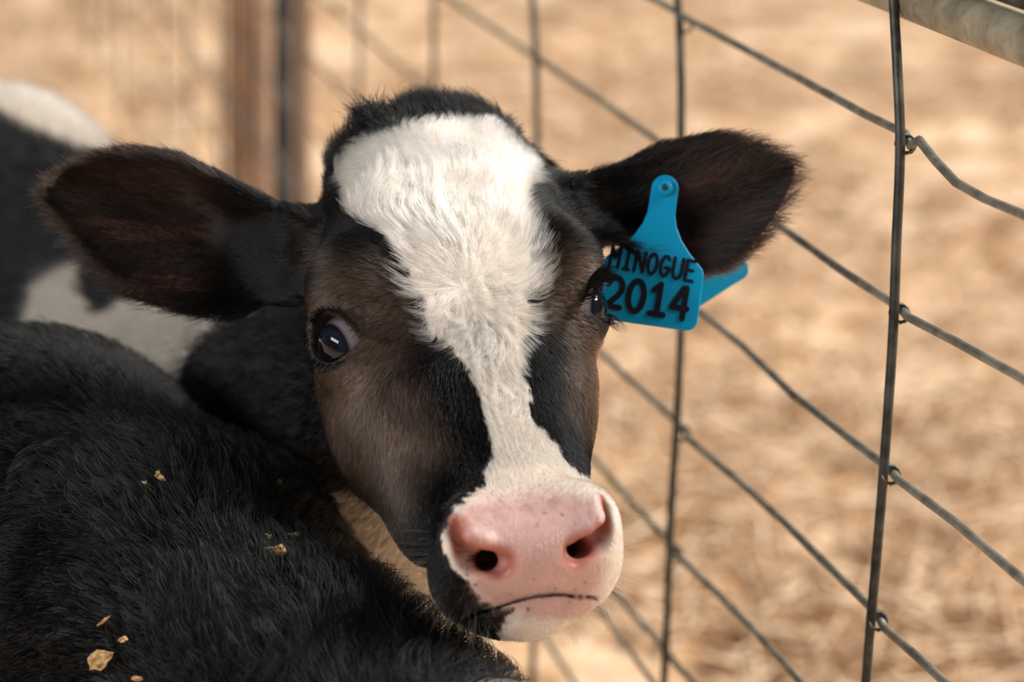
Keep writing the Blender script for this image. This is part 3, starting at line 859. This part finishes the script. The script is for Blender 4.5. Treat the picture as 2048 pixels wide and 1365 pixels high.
for m in (-1, 1):
    FG.limb([(*(hd0 + sx_ * m * .05 + np.array([0, 0, .03])), .016), (*(hd0 + sx_ * m * .11 + np.array([0, 0, .02])), .020), (*(hd0 + sx_ * m * .16 + np.array([0, 0, .0])), .008)], .012)
    s0 = FC[3] * np.array([1, 1, 0]) + sx_ * m * .062; h0 = FC[0] * np.array([1, 1, 0]) + sx_ * m * .06
    Z = lambda zz: np.array([0, 0, zz])
    FG.limb([(*(s0 + Z(.53)), .062), (*(s0 + Z(.31)), .030), (*(s0 + Z(.11)), .022), (*(s0 - bx * .015 + Z(.025)), .027)], .03)
    FG.limb([(*(h0 + Z(.60)), .085), (*(h0 - bx * .05 + Z(.44)), .058), (*(h0 + bx * .055 + Z(.27)), .032), (*(h0 + bx * .03 + Z(.11)), .022), (*(h0 + bx * .01 + Z(.025)), .027)], .03)
FG.limb([(*(FC[0] + bx * .09 + Z(.03)), .028), (*(FC[0] + bx * .15 - Z(.10)), .015), (*(FC[0] + bx * .16 - Z(.33)), .020)], .02)
V2, Q2 = FG.mesh(); del FG
N2 = vert_normals(V2, Q2)
def front_white(P):
    d = unit(FC[-1] - FC[-3])
    s = (P - FC[-2]) @ d
    return smoothstep(.043, .049, s + .004 * wob(P, 90, .5)) * (P[:, 2] > .1)
fw = front_white(V2)[:, None]
me = big_mesh('black_calf', V2, Q2, skin_material('black_calf_skin'))
set_tint(me, BLACK * (1 - fw) + WHITE * fw, np.zeros(len(V2)))
black_calf = bpy.data.objects.new('black_calf', me); COL.objects.link(black_calf)
tag(black_calf, 'shaggy black back of a calf standing close, flecks of hay in its coat', 'calf')
if FUR:
    fac = (N2 * unit(CAM_C - V2)).sum(1)
    dens = (smoothstep(-.3, 0., fac) * .97 + .03) * smoothstep(.15, .4, V2[:, 2]) * np.where(V2[:, 1] < 1.85, 1, .4)
    P, Nn = tri_sample(V2, Q2, N2, dens, 120000, rng)
    n = len(P)
    # hair runs from the neck to the rump and down the flanks; a ruffled parting over the withers
    sidev = (P - FC[3]) @ sx_
    D = bx[None] * .8 + np.array([0, 0, -1.0])[None] * smoothstep(.0, .10, np.abs(sidev))[:, None] * .9 + sx_[None] * (np.sign(sidev) * .25)[:, None]
    D = D + .75 * np.stack([wob(P, 14, .2), wob(P, 14, 3.7), wob(P, 14, 5.9)], 1)
    Lh = rng.uniform(.014, .028, n) * (1 + .35 * wob(P, 22, 2.2))
    S = grow(P, Nn, D, Lh, rng.uniform(.45, .85, n) + .35 * wob(P, 34, 4.4), 6, clump=.80, cell=.0105, wave=.5, wavef=55, frizz=.24, rng=rng)
    fwp = front_white(P)[:, None]
    cb = (np.array([.00012, .00012, .00015]) * (1 - fwp) + np.array([.85, .80, .74]) * fwp) * rng.normal(1, .15, (n, 1))
    hair_object('coat', [S], [np.clip(cb * np.where(fwp > .5, 1, np.exp(rng.normal(0, 1.0, (n, 1)))), .00001, .95)], [np.full(n, .00021) * rng.uniform(.7, 1.3, n)], M_HAIR, black_calf, tip=.3)  # black strands vary in tone, the lighter ones imitating highlights on the coat

# hay flecks lying in its coat
M_HAY, hn, hl, hb = new_mat('hay', (.50, .30, .12), .7)
nz = hn.new('ShaderNodeTexNoise'); nz.inputs['Scale'].default_value = 350
cr = hn.new('ShaderNodeValToRGB'); cr.color_ramp.elements[0].color = (.30, .16, .055, 1); cr.color_ramp.elements[1].color = (.66, .43, .19, 1)
cr.color_ramp.elements[0].position = .35; cr.color_ramp.elements[1].position = .65
tcc = hn.new('ShaderNodeTexCoord'); hl.new(tcc.outputs['Object'], nz.inputs['Vector']); hl.new(nz.outputs['Fac'], cr.inputs[0]); hl.new(cr.outputs[0], hb.inputs['Base Color'])
BVH_BC = BVHTree.FromPolygons([Vector(v) for v in V2], [tuple(q) for q in Q2])
FLECKS = [(556, 1100, 46, 22, -.1, 'crumbled hay fleck with dark shadow beneath on the black shoulder'), (588, 1070, 30, 10, .1, 'thin faint hay fleck behind the crumbled fleck on black shoulder'), (537, 1073, 16, 10, -.6, 'small hay bit just left of the thin fleck on black shoulder'),
          (320, 953, 26, 14, -.8, 'blurred hay fleck alone high on the black back'), (198, 1322, 52, 34, .5, 'largest hay fleck, ragged and golden, near the bottom edge of the picture'), (247, 1280, 20, 12, .2, 'small round golden hay bit above the largest fleck'),
          (207, 1243, 34, 7, .6, 'thin slanting straw sliver above the largest fleck'), (273, 1357, 24, 13, 0., 'golden hay bit cut by the bottom edge of the picture'), (559, 965, 12, 10, .3, 'tiny dim hay speck below the neck of the facing calf'), (287, 966, 12, 7, .2, 'tiny speck just left of the blurred fleck on the back')]
for i, (u, v, w_, h_, an, lab) in enumerate(FLECKS):
    p, nn = hit(BVH_BC, u, v)
    if p is None: continue
    view = unit(CAM_C - p); pos = p + view * .017
    k = float((pos - CAM_C) @ CAM_F) / FPX
    r2 = np.random.default_rng(40 + i)
    ex = CAM_R * math.cos(an) + CAM_U * math.sin(an); ey = unit(np.cross(view, ex)); ez_ = np.cross(ex, ey)
    m_ = 14; rad = 1 + .22 * r2.normal(0, 1, m_)
    vv, ff = [], []
    for lvl, (sc_, zz) in enumerate(((.55, .9), (1.0, .35), (1.0, -.25), (.6, -.8))):
        for j in range(m_):
            a = 2 * math.pi * j / m_
            q = sc_ * rad[j]
            vv.append(ex * q * math.cos(a) * w_ * k / 2 + ey * q * math.sin(a) * h_ * k / 2 + ez_ * (zz + .3 * r2.normal()) * .0016)
    for lvl in range(3):
        ff += [(lvl*m_ + j, lvl*m_ + (j+1) % m_, (lvl+1)*m_ + (j+1) % m_, (lvl+1)*m_ + j) for j in range(m_)]
    ff += [tuple(range(m_))[::-1], tuple(range(3*m_, 4*m_))]
    o = mesh_obj('hay_fleck', vv, ff, M_HAY, None, smooth=False); o.location = pos
    tag(o, lab, 'hay', 'hay flecks caught in the black coat')

# ------------------------------------------------------------------ wire fence
FO = px(1800, 680, 1.465)
fh = unit(cdir(np.array([-1329., 1502., -FPX]))); fv = unit(cdir(np.array([419., 31818., FPX])))   # along the fence away from the camera; up
if fv[2] < 0: fv = -fv
fn = np.cross(fh, fv)
def on_fence(u, v, off=0.0):
    d = px(u, v, 1.0) - CAM_C
    t = ((FO - CAM_C) @ fn) / (d @ fn)
    p = CAM_C + d * t
    return p + fn * off
FSIGN = 1.0 if ((CAM_C - FO) @ fn) > 0 else -1.0
def tube(name, pts, r, mat, parent, sides=8):
    pts = np.asarray(pts, float); n = len(pts)
    tang = unit(np.gradient(pts, axis=0))
    ref = np.array([0, 0, 1.0]) if abs(tang[0][2]) < .8 else np.array([1.0, 0, 0])
    vv = []
    for p, t in zip(pts, tang):
        a = unit(np.cross(ref, t)); b = np.cross(t, a)
        vv += [p + r * (a * math.cos(2*math.pi*i/sides) + b * math.sin(2*math.pi*i/sides)) for i in range(sides)]
    ff = [(k*sides + i, k*sides + (i+1) % sides, (k+1)*sides + (i+1) % sides, (k+1)*sides + i) for k in range(n-1) for i in range(sides)]
    ff += [tuple(range(sides))[::-1], tuple(range((n-1)*sides, n*sides))]
    return mesh_obj(name, vv, ff, mat, parent)
def metal(name, c1, c2, scale, rough=.5, met=.55):
    m, N_, L_, b = new_mat(name, c1, rough); b.inputs['Metallic'].default_value = met
    tc = N_.new('ShaderNodeTexCoord'); n1 = N_.new('ShaderNodeTexNoise'); n1.inputs['Scale'].default_value = scale; n1.inputs['Detail'].default_value = 6; n1.inputs['Roughness'].default_value = .65
    r = N_.new('ShaderNodeValToRGB'); r.color_ramp.elements[0].position = .38; r.color_ramp.elements[1].position = .62
    r.color_ramp.elements[0].color = (*c1, 1); r.color_ramp.elements[1].color = (*c2, 1)
    L_.new(tc.outputs['Object'], n1.inputs['Vector']); L_.new(n1.outputs['Fac'], r.inputs[0]); L_.new(r.outputs[0], b.inputs['Base Color'])
    bp = N_.new('ShaderNodeBump'); bp.inputs['Strength'].default_value = .35; bp.inputs['Distance'].default_value = .001; L_.new(n1.outputs['Fac'], bp.inputs['Height']); L_.new(bp.outputs['Normal'], b.inputs['Normal'])
    return m
M_WIRE_V = metal('dark_wire', (.030, .030, .027), (.085, .083, .072), 60)
M_WIRE_H = metal('grey_wire', (.15, .138, .110), (.32, .29, .235), 50)
M_RAIL = metal('weathered_rail', (.21, .17, .115), (.40, .34, .24), 38, .65, .2)
fence = bpy.data.objects.new('wire_fence', None); COL.objects.link(fence)
fence.location = (FO[0], FO[1], 0)
tag(fence, 'galvanised wire mesh fence with a weathered top rail beside the calves', 'fence')
FINV = Matrix.Translation(fence.location).inverted()
def fpart(o): o.parent = fence; o.matrix_parent_inverse = FINV; return o
def smooth_line(P, n=5):
    P = np.asarray(P, float); t = np.r_[0, np.cumsum(np.linalg.norm(np.diff(P, axis=0), axis=1))]
    f = [pchip(t, P[:, j]) for j in range(2)]
    q = np.linspace(0, t[-1], len(P) * n)
    return np.stack([f[0](q), f[1](q)], 1)
def plane_st(p): return (p - FO) @ fh, (p - FO) @ fv
ZLOW = .04
def drop(p):   # continue a wire down the fence plane to just above the straw
    return p + fv * ((ZLOW - p[2]) / fv[2])
V_WIRES = [[(1795, -120), (1797, -20), (1798, 0), (1806, 150), (1811, 280), (1803, 500), (1798, 640), (1788, 800), (1777, 950), (1762, 1130), (1750, 1265), (1742, 1365), (1735, 1440)],
           [(1358, -100), (1362, -20), (1367, 40), (1371, 200), (1371, 400), (1370, 650), (1362, 850), (1352, 1000), (1347, 1110), (1340, 1300), (1332, 1420)],
           [(1067, -90), (1071, -20), (1078, 110), (1081, 260), (1081, 700), (1077, 1000), (1072, 1400)]]
top_t = plane_st(on_fence(1795, -60))[1]
for W_ in V_WIRES:
    P = [on_fence(a, b, .0035 * FSIGN) for a, b in smooth_line(W_)]
    up_ = top_t - plane_st(P[0])[1]
    P = ([P[0] + fv * up_, P[0] + fv * up_ * .5] if up_ > .01 else []) + P
    fpart(tube('vertical_wire', P + [drop(P[-1])], .0031, M_WIRE_V, None))
s0 = plane_st(on_fence(1072, 300))[0]; step = plane_st(on_fence(1072, 300))[0] - plane_st(on_fence(1370, 300))[0]
top_t = plane_st(on_fence(1795, -60))[1]
for k in list(range(1, 14)) + [-3, -4]:
    s_ = s0 + step * k
    base = FO + fh * s_
    lo_t = (ZLOW - base[2]) / fv[2]
    r3 = np.random.default_rng(100 + k)
    P = [base + fv * t + fh * r3.normal(0, .004) + fn * .0035 * FSIGN for t in np.linspace(lo_t, top_t + .02, 9)]
    fpart(tube('vertical_wire', P, .0031, M_WIRE_V, None, 6))
FAR = 9.0
H_WIRES = [[(1310, 3), (1375, 42), (1480, 97), (1600, 162), (1720, 228), (1803, 268), (1812, 292), (1829, 280), (1862, 322), (1902, 365), (1960, 398), (2048, 435), (2160, 488)],
           [(1075, 122), (1200, 205), (1320, 290), (1445, 380), (1555, 455), (1680, 545), (1792, 617), (1806, 634), (1900, 683), (2048, 765), (2160, 830)],
           [(1210, 490), (1300, 555), (1400, 630), (1480, 695), (1580, 792), (1680, 870), (1772, 940), (1787, 960), (1900, 1045), (2048, 1172), (2160, 1270)],
           [(1205, 715), (1280, 785), (1358, 855), (1371, 880), (1460, 955), (1560, 1045), (1650, 1135), (1747, 1230), (1759, 1257), (1820, 1310), (1900, 1385)],
           [(1190, 930), (1265, 1015), (1342, 1097), (1351, 1116), (1430, 1190), (1510, 1272), (1590, 1363), (1640, 1420)],
           [(1130, 1085), (1245, 1212), (1332, 1312), (1345, 1330), (1420, 1412)]]
def far_pts(p, a=.8):
    return [p + fh * q for q in np.linspace(FAR, 0.25, 12)]
for W_ in H_WIRES:
    P = [on_fence(a, b, -.0030 * FSIGN) for a, b in W_]
    # dense resample so kinks stay but are rounded
    t = np.r_[0, np.cumsum([np.linalg.norm(b - a) for a, b in zip(P[:-1], P[1:])])]
    q = np.unique(np.concatenate([np.clip(t + d, 0, t[-1]) for d in (-.004, 0, .004)]))
    P = np.stack([np.interp(q, t, np.array(P)[:, j]) for j in range(3)], 1)
    P = np.array(far_pts(P[0]) + list(P) + [P[-1] - fh * q for q in (.2, .5, .9)])
    fpart(tube('horizontal_wire', P, .0028, M_WIRE_H, None))
t_low = plane_st(on_fence(1345, 1330))[1]; gap = abs(plane_st(on_fence(1371, 880))[1] - plane_st(on_fence(1351, 1116))[1])
for k in range(1, 9):
    b = FO + fv * (t_low - gap * k)
    if b[2] < .06: break
    fpart(tube('horizontal_wire', [b + fh * q - fn * .003 * FSIGN for q in np.linspace(FAR, -.9, 20)], .0028, M_WIRE_H, None, 6))
# top rails
ra = on_fence(1935, 52); ra2 = on_fence(2030, 4)
fpart(tube('top_rail', [ra + fh * q - fn * .013 * FSIGN for q in np.linspace(FAR, -.9, 24)], .0140, M_RAIL, None, 20))
fpart(tube('top_rail', [ra2 + fh * q - fn * .012 * FSIGN for q in np.linspace(FAR, -.9, 24)], .0062, M_WIRE_V, None, 12))
# wire ties at the near crossings
for (u, v) in ((1811, 288), (1799, 627), (1780, 950), (1755, 1243), (1365, 868), (1348, 1106), (1369, 50)):
    c = on_fence(u, v)
    P = [c + fn * FSIGN * .0062 * math.cos(a) + (fh * .35 + fv) * .0052 * math.sin(a) for a in np.linspace(0, 2 * math.pi, 13)]
    fpart(tube('wire_tie', P, .0013, M_WIRE_V, None, 6))

# posts of the far fence run
def wood_mat():
    m, N_, L_, b = new_mat('post_wood', (.3, .17, .09), .8)
    tc = N_.new('ShaderNodeTexCoord'); mp = N_.new('ShaderNodeMapping'); mp.inputs['Scale'].default_value = (14, 14, 1.6)
    n1 = N_.new('ShaderNodeTexNoise'); n1.inputs['Scale'].default_value = 3; n1.inputs['Detail'].default_value = 6
    r = N_.new('ShaderNodeValToRGB'); r.color_ramp.elements[0].color = (.17, .095, .055, 1); r.color_ramp.elements[1].color = (.46, .27, .16, 1)
    r.color_ramp.elements[0].position = .3; r.color_ramp.elements[1].position = .7
    L_.new(tc.outputs['Object'], mp.inputs[0]); L_.new(mp.outputs[0], n1.inputs['Vector']); L_.new(n1.outputs['Fac'], r.inputs[0]); L_.new(r.outputs[0], b.inputs['Base Color'])
    return m
M_WOOD = wood_mat()
def post(name, u, w_, mat, lab, back=.05, top=1.6, sides=8):
    d_ = px(u, 120, 1.0) - CAM_C; p = CAM_C + d_ * (((FO - fn * FSIGN * back - CAM_C) @ fn) / (d_ @ fn)); b = p - fv * (p[2] / fv[2])
    d = float((p - CAM_C) @ CAM_F); r = w_ * d / FPX / 2
    r4 = np.random.default_rng(int(u)); vv, ff = [], []
    hs = np.linspace(-.02, top, 10)
    for h in hs:
        for i in range(sides):
            a = 2 * math.pi * (i + .5) / sides
            q = r * (1 + .05 * r4.normal())
            vv.append((q * math.cos(a) + fv[0] / fv[2] * h, q * math.sin(a) + fv[1] / fv[2] * h, h))
    ff = [(k*sides + i, k*sides + (i+1) % sides, (k+1)*sides + (i+1) % sides, (k+1)*sides + i) for k in range(len(hs)-1) for i in range(sides)] + [tuple(range((len(hs)-1)*sides, len(hs)*sides))]
    o = mesh_obj(name, vv, ff, mat, None, smooth=False); o.location = b
    tag(o, lab, 'post')
M_POSTM = metal('post_steel', (.035, .036, .040), (.09, .088, .090), 20)
post('wooden_post', 496, 92, M_WOOD, 'thick brown wooden post out of focus behind the calf ear', .075)
post('steel_post', 566, 44, M_POSTM, 'thin dark steel post between the two wooden posts', .045)
post('wooden_post', 606, 36, M_WOOD, 'slim brown wooden post right of the dark steel post', .11)

# ------------------------------------------------------------------ straw yard
def straw_ground():
    m, N_, L_, b = new_mat('straw_ground', (.6, .4, .2), .85)
    tc = N_.new('ShaderNodeTexCoord')
    def noise(scale, det, rough=.55, sc3=(1, 1, 1), dist=0.0):
        mp = N_.new('ShaderNodeMapping'); mp.inputs['Scale'].default_value = sc3
        n1 = N_.new('ShaderNodeTexNoise'); n1.inputs['Scale'].default_value = scale; n1.inputs['Detail'].default_value = det; n1.inputs['Roughness'].default_value = rough; n1.inputs['Distortion'].default_value = dist
        L_.new(tc.outputs['Object'], mp.inputs[0]); L_.new(mp.outputs[0], n1.inputs['Vector']); return n1
    a = noise(5.5, 5, .62, (1, 1, 1), .5); r = N_.new('ShaderNodeValToRGB'); L_.new(a.outputs['Fac'], r.inputs[0])
    el = r.color_ramp.elements
    el[0].position = .36; el[0].color = (.34, .175, .075, 1); el[1].position = .57; el[1].color = (.93, .69, .47, 1)
    e = el.new(.46); e.color = (.70, .44, .24, 1)
    f = noise(90, 4, .6, (1, 3, 1)); mx = N_.new('ShaderNodeMix'); mx.data_type = 'RGBA'; mx.blend_type = 'MULTIPLY'; mx.inputs['Factor'].default_value = .5
    rf = N_.new('ShaderNodeValToRGB'); rf.color_ramp.elements[0].position = .35; rf.color_ramp.elements[0].color = (.5, .45, .4, 1); rf.color_ramp.elements[1].position = .6; rf.color_ramp.elements[1].color = (1, 1, 1, 1)
    L_.new(f.outputs['Fac'], rf.inputs[0]); L_.new(r.outputs[0], mx.inputs['A']); L_.new(rf.outputs[0], mx.inputs['B']); L_.new(mx.outputs['Result'], b.inputs['Base Color'])
    return m
gx = np.r_[np.arange(-9, -6, .3), np.arange(-6, 6, .06), np.arange(6, 9.1, .3)]; gy = np.r_[np.arange(-3, -1.5, .3), np.arange(-1.5, 12, .06), np.arange(12, 18.1, .3)]
GX, GY = np.meshgrid(gx, gy, indexing='ij')
def ground_h(x, y):
    p = np.stack([x.ravel(), y.ravel(), 0 * x.ravel()], 1)
    h = .020 * wob(p, 5.5, .4) + .014 * wob(p, 11, 2.1) + .008 * wob(p, 23, 3.3)
    h = h * smoothstep(2.6, 3.4, p[:, 1]) * smoothstep(14, 9, np.hypot(p[:, 0], p[:, 1])) - .006
    return h.reshape(x.shape)
GZ = ground_h(GX, GY)
nx, ny = GX.shape
idx = np.arange(nx * ny).reshape(nx, ny)
FQ = np.stack([idx[:-1, :-1], idx[1:, :-1], idx[1:, 1:], idx[:-1, 1:]], -1).reshape(-1, 4)
me = big_mesh('floor', np.stack([GX, GY, GZ], -1).reshape(-1, 3), FQ, straw_ground())
floor = bpy.data.objects.new('floor', me); COL.objects.link(floor); tag(floor, kind='structure')
# loose straw, uncountable
n = 26000
yy = 2.0 + 6.5 * rng.random(n) ** 1.3; xx = rng.uniform(-1, 1, n) * (.35 + yy * .30)
dens_k = ((yy > 2.75) | (xx > .25)) & (wob(np.stack([xx, yy, 0 * xx], 1), 4.2, 1.7) + rng.normal(0, .35, n) > -.35)
for o in [q for q in COL.objects if q.get('category') == 'post']: dens_k &= np.hypot(xx - o.location[0], yy - o.location[1]) > .16
xx, yy = xx[dens_k], yy[dens_k]; n = len(xx)
zz = ground_h(xx, yy) + rng.uniform(.004, .022, n)
an = rng.uniform(0, 2 * math.pi, n); tilt = rng.normal(0, .28, n); ln_ = rng.uniform(.03, .13, n); wd = rng.uniform(.0018, .0045, n)
dx = np.stack([np.cos(an) * np.cos(tilt), np.sin(an) * np.cos(tilt), np.sin(tilt)], 1); dyv = np.stack([-np.sin(an), np.cos(an), 0 * an], 1); dz = np.cross(dx, dyv)
C_ = np.stack([xx, yy, zz], 1)
vv = np.stack([C_ + dx * (ln_ * s1 / 2)[:, None] + dyv * (wd * c1)[:, None] + dz * (wd * c2)[:, None] for s1 in (-1, 1) for c1, c2 in ((-1, -.4), (1, -.4), (0, .8))], 1)
o6 = (np.arange(n) * 6)[:, None]
ff = np.concatenate([o6 + np.array(q)[None] for q in ((0, 1, 4, 3), (1, 2, 5, 4), (2, 0, 3, 5))])
M_STRAW, sn, sl, sb = new_mat('straw', (.7, .5, .28), .6)
oi = sn.new('ShaderNodeAttribute'); oi.attribute_name = 'tint'; sl.new(oi.outputs['Color'], sb.inputs['Base Color'])
me = big_mesh('straw_bedding', vv.reshape(-1, 3), ff, M_STRAW)
tone = rng.random((n, 1)); cs = np.array([.46, .25, .11]) * (1 - tone) + np.array([.92, .72, .50]) * tone
cs = np.repeat(np.concatenate([cs, np.ones((n, 1))], 1), 6, 0)
me.attributes.new('tint', 'FLOAT_COLOR', 'POINT').data.foreach_set('color', cs.astype(np.float32).ravel())
straw = bpy.data.objects.new('straw_bedding', me); COL.objects.link(straw)
tag(straw, 'loose golden straw strewn over the yard beyond the fence', 'straw', None, 'stuff')
print('total', round(time.time() - T0, 1))
